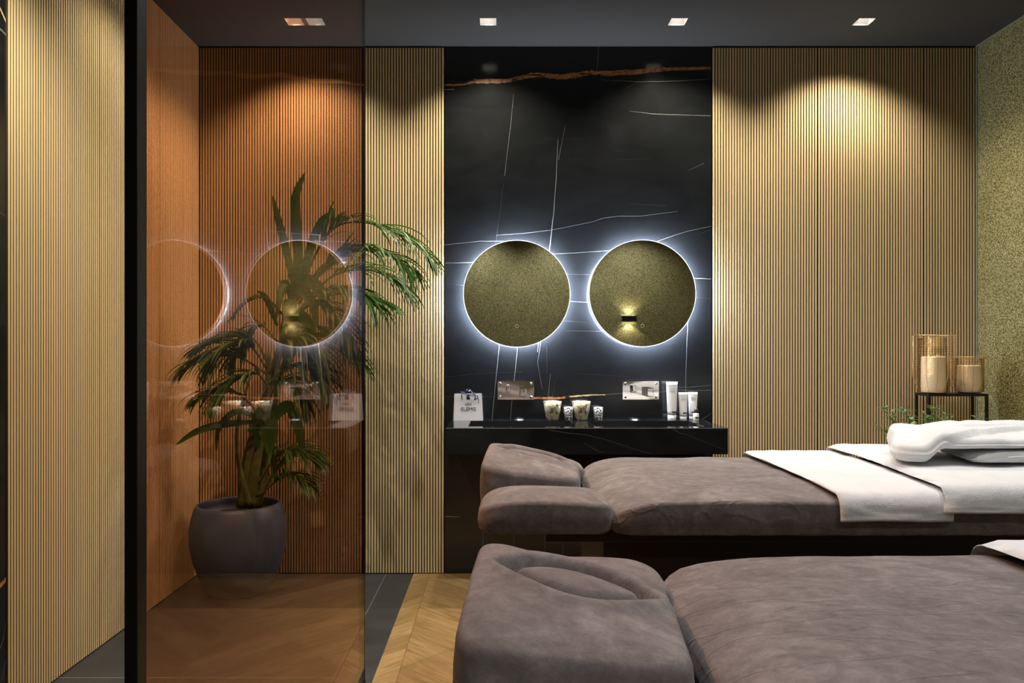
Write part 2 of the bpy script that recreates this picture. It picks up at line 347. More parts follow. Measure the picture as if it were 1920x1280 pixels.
ZB, ZT = .006, H-.010
wb = MB(); wb.box((XL-.1, D, -.1), (XR+.1, D+.1, H+.12)); WB = struct(wb.obj('wall_back', M['black']))
MXL, MXR = -.297, 1.172
k = 0
for (a, b) in ((XL+.0145, -1.205), (-1.203, -.751), (-.749, MXL-.003), (MXR+.003, 1.752), (1.7545, 2.335), (2.3375, XR-.006)):
    k += 1; slats('slat_panel', a, b, 'x', D-.014, .014, ZB, ZT, WB, k)
mb = MB(); mb.box((MXL, D-.008, 0), (MXR, D-.0002, H-.001), 0)
MY = D-.0084
V = 1; Fa = 2; G = 3; Pg = 4
VE = [([(1123,83,1.5),(1119,134,1.2)],V), ([(1046,262,1),(1043,330,2),(1038,400,2),(1030,470,2.4),(1018,560,2.2),(1008,660,1.2)],V), ([(1060,235,.4),(1047,300,.9)],V),
 ([(963,175,.5),(958,230,.8),(946,330,1)],V), ([(944,345,.6),(928,470,.7)],Fa), ([(834,459,1),(900,452,1),(945,452,.8)],V),
 ([(930,441,.8),(985,437,1),(1035,431,1.2),(1080,422,1),(1110,416,1),(1130,409,1),(1160,405,1.2),(1200,405,1),(1240,400,.9),(1272,396,.5)],V),
 ([(1225,455,1),(1265,441,1.2),(1290,433,1.2),(1333,424,1)],V), ([(1310,440,.5),(1333,430,.8)],Fa),
 ([(1030,476,.8),(1080,474,1.2),(1150,469,1)],V), ([(834,493,1),(880,492,1.3),(900,491,1)],V), ([(1290,521,1),(1333,523,2)],V), ([(1295,557,.6),(1333,560,.8)],Fa),
 ([(1180,208,.6),(1220,213,1.3),(1260,215,1.6),(1300,216,1.2),(1333,217,1.6)],V), ([(1130,150,.5),(1200,153,1.5),(1270,152,1.5),(1333,148,1)],V), ([(1165,170,.4),(1200,152,.8)],Fa),
 ([(1290,320,.5),(1320,306,.9)],V), ([(1040,513,.6),(1110,515,.6)],Fa), ([(1050,564,.7),(1110,567,.9)],V), ([(834,530,.5),(875,536,.8)],Fa), ([(1180,382,.4),(1250,386,.6)],Fa),
 ([(1290,600,1.6),(1288,640,1.7),(1286,700,1.6),(1285,790,1.2)],V), ([(1333,520,.5),(1328,600,.6)],Fa),
 ([(937,640,1.5),(930,710,1.6),(922,790,1.8)],V), ([(971,645,1.3),(964,714,1.6),(959,760,1.6),(957,790,1.2)],V), ([(1014,640,1),(1008,680,.7),(1017,730,.6)],V),
 ([(1025,650,.5),(1026,700,.6)],Fa), ([(1032,700,.5),(1027,752,1)],V), ([(1044,705,.4),(1034,752,.8)],Fa),
 ([(834,743,.8),(905,743,1),(935,745,1.2)],Fa), ([(935,746,1),(1001,748,2.4)],V), ([(1001,746,3.2),(1030,746,4),(1052,746,3.4),(1068,743,2.4)],G), ([(1060,744,2),(1085,742,3),(1112,740,2.6),(1135,740,1.6)],Pg), ([(1130,740,1.2),(1168,737,1.3),(1240,735,1),(1262,730,1),(1300,732,1),(1333,731,1.3)],V),
 ([(1270,726,.7),(1300,725,1),(1333,722,.8)],V), ([(834,707,.5),(900,700,.6),(980,697,.5)],Fa), ([(1060,620,.6),(1140,621,.7)],Fa), ([(1170,640,.5),(1260,628,.6)],Fa),
 ([(1333,775,.6),(1318,785,1),(1300,790,.6)],V), ([(1080,700,.4),(1180,706,.5)],Fa), ([(1040,600,.5),(1100,604,.5)],Fa), ([(1160,300,.4),(1220,297,.4)],Fa), ([(1150,282,.6),(1170,284,.4)],Fa), ([(1020,260,.4),(1090,261,.4)],Fa),
 ([(834,152,.8),(870,154,1.2),(885,160,.6)],Fa), ([(834,168,1),(852,168,1)],G),
 ([(834,159,3),(862,159,3.4),(876,157,2.5),(890,152,7.5),(930,152,8),(952,151,6),(975,146,7),(1000,141,8),(1020,141,7),(1045,144,9),(1070,142,9),(1090,139,9),(1105,136,7),(1140,137,9),(1200,134,8),(1225,131,7),(1260,129,6),(1333,128,4.5)],G),
 ([(985,141,1),(1010,140,2.4),(1020,144,.8)],Pg), ([(1085,139,2),(1100,138,3),(1112,140,1)],Fa), ([(1120,139,2.4),(1130,141,2)],Pg),([(958,152,2.4),(963,150,3),(968,148,1)],Fa),([(868,158,2),(880,152,4),(892,150,2)],Fa),
 ([(908,820,1),(907,930,1),(905,1060,1)],V), ([(965,820,1),(964,930,1),(963,1060,1)],V), ([(1022,820,1),(1021,1060,1)],V), ([(1056,820,1),(1055,1060,1)],V), ([(834,968,.8),(862,969,.5)],Pg)]
for i, (p, m_) in enumerate(VE): vein(mb, p, m_, MY-.0001*(m_ != V), seed=i, wscale=1.15 if m_ in (3, 4) else .72, jit=.5)
mb.obj('marble_panel', [M['marble'], M['vein'], M['faint'], M['gold_vein'], M['pale_vein']], WB)

wl = MB(); wl.box((XL-.1, YR-.1, -.1), (XL, D, H+.12)); WL = struct(wl.obj('wall_left', M['black']))
for (a, b) in ((2.553, 3.14), (3.142, 3.70), (3.702, D-.018)):
    k += 1; slats('slat_panel', a, b, 'y', XL+.014, .014, ZB, ZT, WL, k)
mb = MB(); mb.box((XL, YR, 0), (XL+.008, 2.551, H-.001), 0)
def lv(pts, m_, w_=.006):       # veins on the left marble: (y,z)
    R = random.Random(len(pts)*7+m_); vs = []
    for (y, z) in pts:
        j = (R.random()-.5)*.01; vs += [(XL+.0083, y, z+j-w_/2), (XL+.0083, y, z+j+w_/2)]
    mb.add(vs, [(2*i, 2*i+1, 2*i+3, 2*i+2) for i in range(len(pts)-1)], m_)
lv([(2.551, 2.33), (2.53, 2.35), (2.50, 2.38), (2.3, 2.5)], 4, .010); lv([(2.551, 2.28), (2.53, 2.288), (2.4, 2.30), (2.1, 2.40)], 1, .007)
lv([(2.551, 1.67), (2.5, 1.68), (2.3, 1.70)], 2, .006); lv([(2.551, .462), (2.53, .452), (2.5, .435), (2.3, .39)], 3, .016); lv([(2.551, .31), (2.54, .27), (2.52, .24)], 1, .004); lv([(2.551, .18), (2.53, .13)], 1, .004)
mb.obj('marble_panel', [M['marble'], M['vein'], M['faint'], M['gold_vein'], M['pale_vein']], WL)
mb = MB(); mb.box((XR, YR-.1, -.1), (XR+.1, D, H+.12)); struct(mb.obj('wall_right', M['paper']))
mb = MB(); mb.box((XL, YR-.1, -.1), (XR, YR, H+.12)); struct(mb.obj('wall_rear', M['paper']))
mb = MB(); mb.box((XR-.006, YR, H-.008), (XR-.0002, D-.0165, H-.0002)); mb.box((XR-.006, D-.026, 0), (XR-.0002, D-.0165, H-.0082)); struct(mb.obj('trim_1', M['trim']))

# ------------------------------------------------------------------ recessed downlights
def downlight(i, x, y, wt, cone, c, label):
    t = thing('recessed_downlight', label, 'downlight', (x, y, H), 0, 'square recessed ceiling downlights')
    r, h = RC-.0004, .055
    b = MB(); th = .002
    for (a, q) in (((-r,-r,0),(-r+th,r,h)), ((r-th,-r,0),(r,r,h)), ((-r+th,-r,0),(r-th,-r+th,h)), ((-r+th,r-th,0),(r-th,r,h))): b.box(a, q)
    b.obj('reflector', M['white'], t)
    b = MB(); b.box((-r, -r, h), (r, r, h+.004)); b.obj('housing', M['white'], t)
    b = MB(); b.lathe([(0,h-.0005),(.026,h-.0005),(.026,h-.006),(0,h-.006)], n=24); b.obj('lens', M['lens'], t)
    ld = bpy.data.lights.new('downlight_spot', 'SPOT'); ld.energy = wt; ld.color = c; ld.spot_size = math.radians(cone); ld.spot_blend = .75; ld.shadow_soft_size = .028
    lo = bpy.data.objects.new('downlight_beam', ld); COL.objects.link(lo); lo.parent = t; lo.location = (0, 0, .006)
LL = ['square ceiling downlight seen through the bronze glass, leftmost of the four', 'square ceiling downlight above the left edge of the black marble, second from left',
      'square ceiling downlight above the right-hand round mirror, third from left', 'square ceiling downlight above the right slatted wall, rightmost of the four',
      'square ceiling downlight above the glass screen, just in front of the potted palm', 'square ceiling downlight washing the near end of the left slatted wall',
      'square ceiling downlight above the face rest of the rear massage table', 'square ceiling downlight above the left edge of the white towels', 'square ceiling downlight above the folded linen pile on the rear table',
      'square ceiling downlight above the face rest of the nearest massage table', 'square ceiling downlight above the middle of the nearest massage table', 'square ceiling downlight above the towel on the nearest massage table',
      'unseen square downlight added to light the rear wallpaper, farthest left of three', 'unseen square downlight added to light the rear wallpaper, middle of three', 'unseen square downlight added to light the rear wallpaper, over the wall sconce']
for i, l in enumerate(LAMPS):
    downlight(i, *l, LL[i])

# ------------------------------------------------------------------ bronze glass screen
GX = -.4985
t = thing('glass_screen', 'tall bronze tinted glass partition with black post standing in front of the potted palm', 'glass partition', (GX, 1.067, 0))
b = MB(); b.box((-.005, 0, .008), (.005, 1.735, H-.012)); b.obj('pane', M['bronze'], t)
b = MB(); b.box((-.0125, -.028, 0), (.0055, .0, H-.0005)); b.obj('post', M['frame'], t, bevel=.001)
b = MB(); b.box((-.006, 1.735, .008), (.0058, 1.743, H-.012)); b.obj('edge_strip', M['frame'], t)
for z0, z1 in ((0, .008), (H-.012, H-.0005)): b = MB(); b.box((-.008, 0, z0), (.008, 1.743, z1)); b.obj('channel', M['frame'], t)

# ------------------------------------------------------------------ round mirrors
def mirror(cx, cz, label):
    t = thing('round_mirror', label, 'mirror', (cx, D-.008, cz), 0, 'round backlit mirrors over the basins')
    R_ = .2925; off = -.034
    rot = Matrix.Rotation(PI/2, 4, 'X')     # lathe axis z -> -y
    def L(prof, nm, mt, n=96, sm=False):
        q = MB(); q.lathe(prof, n=n); q.v = [tuple(rot @ Vector(v)) for v in q.v]; return q.obj(nm, mt, t, sm)
    L([(0,.0445),(R_-.0035,.0445),(R_-.0035,.0400),(0,.0400)], 'mirror_glass', M['mirror'])
    L([(R_-.0034,.0443),(R_,.0443),(R_,.0400),(R_-.0034,.0400)], 'frosted_rim', M['rim'])
    L([(.252,.012),(.264,.012),(.264,.0385),(.252,.0385)], 'light_band', M['halo'])
    L([(0,.0002),(.25,.0002),(.25,.0398),(0,.0398)], 'back_box', M['frame'], 64)
    q = MB(); q.tube([(.0085*math.cos(a*PI/12), -.0448, -.177+.0085*math.sin(a*PI/12)) for a in range(24)], .0006, 5, closed=True); q.obj('touch_button', M['white'], t)
mirror(.0985, 1.5365, 'round backlit mirror on black marble, above the white paper bag')
mirror(.783, 1.5385, 'round backlit mirror on black marble showing a wall sconce in its reflection')

# sconce on the rear wall (seen in the mirror)
t = thing('wall_sconce', 'small black up and down wall light on the gold wallpaper, seen in the mirror', 'wall light', (1.67, YR, 1.645))
b = MB(); b.box((-.09, .0, -.036), (-.084, .085, .036)); b.box((.084, .0, -.036), (.09, .085, .036)); b.box((-.084, .079, -.036), (.084, .085, .036)); b.box((-.084, 0, -.036), (.084, .006, .036)); b.obj('housing', M['frame'], t)
b = MB(); b.box((-.083, .007, -.028), (.083, .078, .028)); b.obj('lens', M['sconce_l'], t)
for sgn in (1, -1):
    ld = bpy.data.lights.new('sconce_spot', 'SPOT'); ld.energy = 1.8; ld.color = (1,.90,.68); ld.spot_size = math.radians(120); ld.spot_blend = .4; ld.shadow_soft_size = .02
    lo = bpy.data.objects.new('sconce_beam', ld); COL.objects.link(lo); lo.parent = t; lo.location = (0, .05, sgn*.045); lo.rotation_euler = (0 if sgn < 0 else PI, 0, 0)

# ------------------------------------------------------------------ marble washbasin counter
CT = .85; CF = 3.70; CXL, CXR = -.256, 1.114; CBm = .722
t = thing('washbasin_counter', 'long floating black marble washstand with two sunken basins under the mirrors', 'washbasin', (0, 0, 0))
BAS = ((-.150, .379), (.481, 1.020)); BY0, BY1 = 3.772, 4.082
b = MB(); tz = CT-.012; cy = D-.0085
xs = [CXL, BAS[0][0], BAS[0][1], BAS[1][0], BAS[1][1], CXR]; ys = [CF, BY0, BY1, cy]
for i in range(5):
    for j in range(3):
        if j == 1 and i in (1, 3): continue
        b.add([(xs[i],ys[j],CT),(xs[i+1],ys[j],CT),(xs[i+1],ys[j+1],CT),(xs[i],ys[j+1],CT)], [(0,1,2,3)])
b.add([(CXL,CF,CT),(CXR,CF,CT),(CXR,CF,CBm),(CXL,CF,CBm)], [(0,1,2,3)])
b.add([(CXL,CF,CT),(CXL,cy,CT),(CXL,cy,CBm),(CXL,CF,CBm)], [(0,1,2,3)]); b.add([(CXR,CF,CT),(CXR,cy,CT),(CXR,cy,CBm),(CXR,CF,CBm)], [(0,1,2,3)])
b.add([(CXL,CF,CBm),(CXR,CF,CBm),(CXR,cy,CBm),(CXL,cy,CBm)], [(0,1,2,3)])
FV = [([(1030,806,1.6),(1060,811,2.4),(1100,815,2),(1140,825,1.8),(1190,842,1.5),(1222,851,1.2)],1), ([(1262,804,3),(1276,812,2),(1290,815,1.5),(1330,832,1.4),(1360,843,1)],1), ([(1095,830,1),(1120,845,2),(1132,848,1)],2), ([(845,812,.5),(880,818,.6)],2)]
for i, (p, m_) in enumerate(FV): vein(b, p, m_, CF-.0003, seed=40+i)
b.obj('worktop', [M['counter'], M['faint'], M['faint']], t)
e = MB(); e.box((CXL, CF-.0022, CT-.003), (CXR, CF-.0004, CT+.0004)); e.obj('pale_edge', plain('pale_edge', (.16,.17,.18), .2, var=.05), t)  # lighter grey strip along the counter's front top edge
for (x0, x1) in BAS:
    b = MB(); z1 = CT-.11; i_ = .03
    tp = [(x0,BY0,CT),(x1,BY0,CT),(x1,BY1,CT),(x0,BY1,CT)]; bt = [(x0+i_,BY0+i_,z1),(x1-i_,BY0+i_,z1),(x1-i_,BY1-i_,z1),(x0+i_,BY1-i_,z1)]
    b.add(tp+bt, [(0,1,5,4),(1,2,6,5),(2,3,7,6),(3,0,4,7),(4,5,6,7)]); o = b.obj('basin', M['counter'], t)
    d_ = MB(); d_.lathe([(0,z1+.006),(.028,z1+.006),(.032,z1+.001)], ((x0+x1)/2, (BY0+BY1)/2, 0), 24); d_.obj('drain', M['chrome'], o, True)
for (px) in (974, 1191):
    c = P(px, 784, 4.14); b = MB(); b.lathe([(.0,.007),(.020,.007),(.026,.004),(.028,.0),(.032,.0005)], (c.x, c.y+.005, CT), 32); b.obj('overflow_knob', plain('dark_chrome', (.12,.12,.125), .35, 1), t, True)

def tap(px, label):
    s = F/(D-.02); c = P(px, 731.5, D-.0085)
    t = thing('wall_tap', label, 'tap', (c.x, D-.0082, c.z), 0, 'chrome wall-mounted tap plates')
    W_, H_ = .100, .0515
    b = MB(); b.box((-W_, -.006, -H_), (W_, 0, H_)); b.obj('plate', M['chrome'], t, bevel=.001)
    for sx in (-1, 1):
        for sz in (-1, 1):
            q = MB(); rot = Matrix.Translation((sx*(W_-.015), -.006, sz*(H_-.015))) @ Matrix.Rotation(PI/2, 4, 'X')
            q.lathe([(0,.0048),(.005,.0045),(.0075,.002),(.008,0)], n=20); q.v = [tuple(rot @ Vector(v)) for v in q.v]; q.obj('screw', M['chrome'], t, True)
    b = MB(); b.box((.020, -.085, -.030), (.055, -.006, .016)); b.obj('spout', M['chrome'], t, bevel=.003)
    b = MB(); b.box((-.055, -.030, -.012), (-.030, -.006, .012)); b.box((-.052, -.050, -.004), (-.034, -.030, .030)); b.obj('lever', M['chrome'], t, bevel=.002)
tap(967, 'chrome rectangular wall tap under the left-hand round mirror')
tap(1201, 'chrome rectangular wall tap beside the tallest white tube')

# ------------------------------------------------------------------ things on the counter
def tumbler(px, rt, rb, h, mat, label, nm='candle_glass', seg=48, flute=0, d=4.138):
    x = (px-CX)*d/F
    t = thing(nm, label, 'candle holder', (x, d, CT), 0, 'glass candle holders on the marble counter')
    b = MB(); th = .003
    b.lathe([(0,0),(rb-.002,0),(rb,.003),(rb+(rt-rb)*.5,h*.5),(rt,h),(rt-th,h),(rb-th+(rt-rb)*.5,h*.5),(rb-th,.008),(0,.008)], n=seg)
    if flute:
        nv = []
        for (x_, y_, z_) in b.v:
            a = math.atan2(y_, x_); r_ = math.hypot(x_, y_); k_ = 1+flute*math.cos(12*a); nv.append((r_*k_*math.cos(a), r_*k_*math.sin(a), z_))
        b.v = nv
    b.obj('glass', mat, t, True)
    q = MB(); fr_ = (rb-.003)+(rt-rb)*.45*.5; q.lathe([(0,h*.45),(fr_,h*.45),(rb-.0035,.0085),(0,.0085)], n=32); q.obj('wax', M['wax'], t, True)
tumbler(1036, .0500, .034, .102, M['mercury'], 'tall silvered glass candle holder with dark flaking patches, left of the group')
tumbler(1066, .0265, .023, .070, M['speckle'], 'small black and white speckled candle glass between the two larger tumblers')
tumbler(1090, .0500, .034, .102, M['mercury'], 'tall pale gold fluted glass candle holder, right of the two large ones', flute=.03)
tumbler(1121.5, .0265, .023, .070, M['speckle'], 'small black and white speckled candle glass at the right end of the group')

# paper bag
bx = (877.5-CX)*4.14/F
t = thing('paper_bag', 'small white paper carrier bag with purple ribbon handles on the marble counter', 'paper bag', (bx, 4.14, CT), math.radians(8))
b = MB(); hw, hd, hh = .079, .030, .142; th = .0012; tw = .073
def bagwall(hw, hd, tw, td, z0, z1):
    return [(-hw,-hd,z0),(hw,-hd,z0),(hw,hd,z0),(-hw,hd,z0),(-tw,-td,z1),(tw,-td,z1),(tw,td,z1),(-tw,td,z1)]
b.add(bagwall(hw,hd,tw,.022,0,hh), [(0,1,2,3),(0,1,5,4),(2,3,7,6)])
for sx in (-1, 1):   # gusseted sides folded in
    b.add([(sx*hw,-hd,0),(sx*(hw-.004),0,0),(sx*hw,hd,0),(sx*tw,-.022,hh),(sx*(tw-.012),0,hh),(sx*tw,.022,hh)], [(0,1,4,3),(1,2,5,4)])
o = b.obj('bag_body', M['paperbag'], t)
sd = o.modifiers.new('thick', 'SOLIDIFY'); sd.thickness = .0012
for ysg in (-.023, .023):
    q = MB(); pts = [(-.036,ysg,hh-.03)] + [(-.036+.072*i/12, ysg+.010*math.sin(i*.9), hh-.002+.020*math.sin(PI*i/12)+.006*math.sin(i*1.7)) for i in range(13)] + [(.036,ysg,hh-.03)]
    q.tube(pts, .0024, 6); q.obj('ribbon_handle', M['ribbon'], t, True)
q = MB(); q.box((-.010,-.0250,hh-.030),(.008,-.0238,hh-.006)); q.tube([(.0,-.026,hh-.004),(.03,-.031,hh-.006),(.052,-.030,hh-.012),(.046,-.0285,hh-.024),(.03,-.0275,hh-.030)], .0022, 6); q.tube([(.048,-.028,hh-.008),(.055,-.0275,hh-.03),(.056,-.0275,hh-.050)], .0018, 6); q.tube([(0,-.026,hh-.004),(-.02,-.030,hh+.004),(-.045,-.032,hh+.016)], .0022, 6); q.obj('ribbon_bow', M['ribbon'], t, True)
lean = math.atan2(.008, hh)
text_mesh('ELEMIS', .028, M['ink'], 'lettering', t, (0, -.0283, .052), (PI/2-lean, 0, 0), .0004)
q = MB()
for i in range(7):       # crest: fan of little bars above the lettering
    x = -.015+i*.005; q.box((x-.0016, -.0270, .082), (x+.0016, -.0252, .098-.002*abs(i-3)))
q.obj('crest', M['greyink'], t)

def tube_pack(px0, px1, pytop, lx0, lx1, ly, label, d=4.135):
    s = F/d; w_ = (px1-px0)/s/2; h = (786.5-pytop)/s; x = ((px0+px1)/2-CX)/s
    t = thing('cosmetic_tube', label, 'cosmetic tube', (x, d, CT), 0, 'white cosmetic tubes on the marble counter')
    n = 32; capH = h*.14; r0 = w_*.74
    q = MB(); q.lathe([(0,0),(r0-.001,0),(r0,.001),(r0,capH),(0,capH)], n=n); q.obj('cap', M['cap'], t, True)
    b = MB(); vs = []; L = 10
    for i in range(L+1):
        u = i/L; z = capH+.0005+(h-capH)*u; hx = r0+.0003+(w_-r0)*u**.8; hy = r0*(1-u**1.3)+.0012
        if i == L: pass
        for k_ in range(n):
            a = 2*PI*k_/n; vs.append((hx*math.cos(a), hy*math.sin(a), z))
    fs = [(i*n+k_, i*n+(k_+1) % n, (i+1)*n+(k_+1) % n, (i+1)*n+k_) for i in range(L) for k_ in range(n)] + [tuple(range(n)), tuple(L*n+k_ for k_ in range(n))]
    b.add(vs, fs); b.obj('body', M['tube'], t, True)
    zb = (786.5-ly)/s; u_ = (zb-capH)/(h-capH); yf = -(r0*(1-max(u_, 0)**1.3)+.0012)
    q = MB(); q.box(((lx0-CX)/s-x, yf-.0012, zb-.0035), ((lx1-CX)/s-x, yf+.004, zb+.0035)); q.obj('dark_label', M['ink'], t)
    zt = h*.88; ut = (zt-capH)/(h-capH); yt = -(r0*(1-ut**1.3)+.0012)
    text_mesh('ELEMIS', w_*.36, M['greyink'], 'lettering', t, (0, yt-.003, zt), (PI/2, 0, 0), .0003)
    q = MB()
    for i in range(4):
        zl = h*(.84-.035*i); ul = (zl-capH)/(h-capH); yl = -(r0*(1-ul**1.3)+.0012); ww = w_*(.45-.05*(i % 2)); q.box((-ww, yl-.001, zl), (ww, yl+.002, zl+.0011))
    q.obj('small_print', M['cap'], t)
tube_pack(1249, 1270.5, 715, 1258, 1269, 771, 'tallest white cosmetic tube standing on its cap on the counter')
tube_pack(1272, 1289.5, 735, 1279, 1288, 773, 'shorter white cosmetic tube just right of the tallest one')
tube_pack(1290, 1308, 735, 1295, 1303, 772, 'shorter white cosmetic tube partly behind the black-topped dropper bottle', d=4.15)
s = F/4.10; t = thing('dropper_bottle', 'tiny white serum bottle with black pump top on the counter', 'bottle', ((1305-CX)/s, 4.10, CT))
q = MB(); q.lathe([(0,0),(.0145,0),(.0152,.002),(.0152,.036),(.012,.040),(0,.040)], n=32); q.obj('body', M['tube'], t, True)
q = MB(); q.lathe([(0,.0402),(.0115,.0402),(.0115,.058),(.009,.064),(.0045,.066),(.0045,.073),(0,.073)], n=24); q.obj('pump_top', M['ink'], t, True)
q = MB(); q.box((-.008,-.0160,.012),(.010,-.0148,.020)); q.obj('dark_label', M['ink'], t)

# ------------------------------------------------------------------ massage tables
def axis_samples(a, r, n_in, ne=7):
    e = [a-r*(1-math.cos(i/ne*PI/2)) for i in range(ne)]          # fine near the edge, from a inward
    e = [a - r*(1-math.cos(i/ne*PI/2)) for i in range(ne+1)]
    inner = [(-(a-r)) + 2*(a-r)*i/n_in for i in range(n_in+1)]
    out = [-x for x in e] + inner[1:-1] + e[::-1]
    return sorted(set(round(x, 6) for x in out))
def cushion(a, b, rc, r, ztop, zbot, nx, ny, warp=None, bulge=.004, rb=.012, soft=.012, soft_w=.03):
    """closed padded block, half sizes a,b; ztop(x,y) the crown height"""
    X = axis_samples(a, r, nx); Y = axis_samples(b, r, ny); vs = []; n, m = len(X), len(Y)
    def mp(x, y):
        ex, ey = abs(x)-(a-rc), abs(y)-(b-rc)
        if ex > 0 and ey > 0:
            s_, t_ = ex/rc, ey/rc; mm = max(s_, t_); l_ = math.hypot(s_, t_) or 1
            x = math.copysign(a-rc+rc*s_*mm/l_, x); y = math.copysign(b-rc+rc*t_*mm/l_, y)
        return x, y
    def W(x, y): return warp(x, y) if warp else (x, y)
    for y in Y:
        for x in X:
            e = min(a-abs(x), b-abs(y)); dr = 0 if e >= r else r-math.sqrt(max(0, r*r-(r-e)**2))
            px, py = mp(x, y); qx, qy = W(px, py); vs.append((qx, qy, ztop(px, py)-dr-soft*math.exp(-e/soft_w)))
    o = n*m
    for y in Y:
        for x in X:
            e = min(a-abs(x), b-abs(y)); dr = 0 if e >= rb else rb-math.sqrt(max(0, rb*rb-(rb-e)**2))
            px, py = mp(x, y); qx, qy = W(px, py); vs.append((qx, qy, (zbot(px, py) if callable(zbot) else zbot)+dr+.002*noise.noise((qx*18, qy*18, 3))))
    fs = []
    for j in range(m-1):
        for i in range(n-1):
            q = j*n+i; fs.append((q, q+1, q+n+1, q+n)); fs.append((o+q, o+q+n, o+q+n+1, o+q+1))
    loop = [i for i in range(n)] + [j*n+n-1 for j in range(1, m)] + [(m-1)*n+i for i in range(n-2, -1, -1)] + [j*n for j in range(m-2, 0, -1)]
    rings = [loop]; L = 4; cx = sum(v[0] for v in vs[:o])/o; cyy = sum(v[1] for v in vs[:o])/o
    Ln = len(loop)
    for k_ in range(1, L):
        u = k_/L; ring = []
        for q_, i in enumerate(loop):
            t_ = Vector(vs[i]); b_ = Vector(vs[o+i]); p = t_.lerp(b_, u)
            A = Vector(vs[loop[q_-1]]); B = Vector(vs[loop[(q_+1) % Ln]]); tn = (B-A); nn = Vector((tn.y, -tn.x, 0))
            if nn.length > 0: p += nn.normalized()*(bulge*math.sin(PI*u) + .002*noise.noise(p*16))
            ring.append(len(vs)); vs.append(tuple(p))
        rings.append(ring)
    rings.append([o+i for i in loop])
    for A, B in zip(rings, rings[1:]):
        for q_ in range(Ln): fs.append((A[q_], A[(q_+1) % Ln], B[(q_+1) % Ln], B[q_]))
    mb = MB(); mb.add(vs, fs); return mb
BZ = .862; BW = .776; BX0 = .285; BX1 = 2.12
def massage_table(y0, label, seed, dz=0.):
    t = thing('massage_table', label, 'massage table', (0, y0, -dz), 0, 'velvet covered massage tables')
    # mattress
    a = (BX1-BX0)/2; b_ = BW/2; cx = (BX0+BX1)/2
    def wr(x, y):
        # ends bow out a little
        return (x+cx+(-.022*(1-(y/b_)**2) if x < -a+.12 else 0)*max(0, min(1, (-a+.12-x)/.12)), y+b_)
    def zt(x, y):
        e = x+a
        return BZ+.003*noise.noise((x*3+seed, y*3, 0))+.004*noise.noise((x*9+seed, y*12, 4)) + .006*(1-(y/b_)**2) - .042*math.exp(-(e/.05))
    cushion(a, b_, .05, .009, zt, .772, 60, 44, wr, soft=.007).obj('mattress', M['velvet'], t, True)
    # arm cushions either side of the face rest
    for (ya, yb) in ((.0, .222), (.600, .776)):
        ha, hb = .165, (yb-ya)/2; yc = (ya+yb)/2
        cushion(ha, hb, .055, .010, lambda x, y: BZ+.010-.030*math.exp(-(x+ha)/.035)-.020*math.exp(-(ha-x)/.05)+.003*noise.noise((x*8, y*8+seed, 1)), .775, 22, 14, lambda x, y: (x+.116, y+yc), soft=.016, soft_w=.045).obj('arm_cushion', M['cushion_velvet'], t, True)
    # face rest: raised towards the head end, with a lens shaped opening and an inner pad
    ha, hb = .148, .186
    def wf(x, y):
        u = (x+ha)/(2*ha); yn = .222+.028*u; yf = .598; v = (y+hb)/(2*hb)
        X0 = -.052+.024*v; X1 = .222+.035*v
        return (X0+(X1-X0)*u, yn+(yf-yn)*v)
    def zf(x, y):
        u = (x+ha)/(2*ha); z = .942-.066*u
        v = (y+hb)/(2*hb); z += .008*math.sin(PI*v) - .026*(1-u)*max(0, 1-v)**1.15
        lx, ly = (x-.006)/.104, (y-.035+(x*.10))/.058
        # lens (pointed ends): |ly| < 1-lx^2
        k_ = 1-lx*lx
        q = abs(ly)/k_ if k_ > .02 else 9
        rho = max(abs(lx), min(q, 3)) if k_ > .02 else abs(lx)+abs(ly)
        rho = (abs(lx)**2.0 + abs(ly))
        g = math.exp(-((rho-1)/.20)**2)
        z -= .030*g*(1.0 if y > .03 - x*.1 else .75)
        if rho < 1: z += .004*(1-rho)
        else: z += .008*math.exp(-((rho-1.55)/.35)**2)
        return z + .002*noise.noise((x*12, y*12, seed))
    cushion(ha, hb, .05, .011, zf, .778, 52, 60, wf, bulge=.004, soft=.014, soft_w=.03).obj('face_cushion', M['cushion_velvet'], t, True)
    # base: frame under the padding and the pedestal
    q = MB(); q.box((.12, .09, .735), (BX1-.05, BW-.09, .7715)); q.obj('bed_frame', M['dark'], t, bevel=.004)
    q = MB(); q.box((.27, .12, dz), (BX1-.10, BW-.12, .7345)); q.obj('pedestal', M['dark'], t, bevel=.004)
    return t
massage_table(.592, 'taupe velvet massage table nearest the camera, its face rest at bottom centre', 1.0, .004)
massage_table(1.842, 'taupe velvet massage table farther back, in front of the marble counter', 5.0)

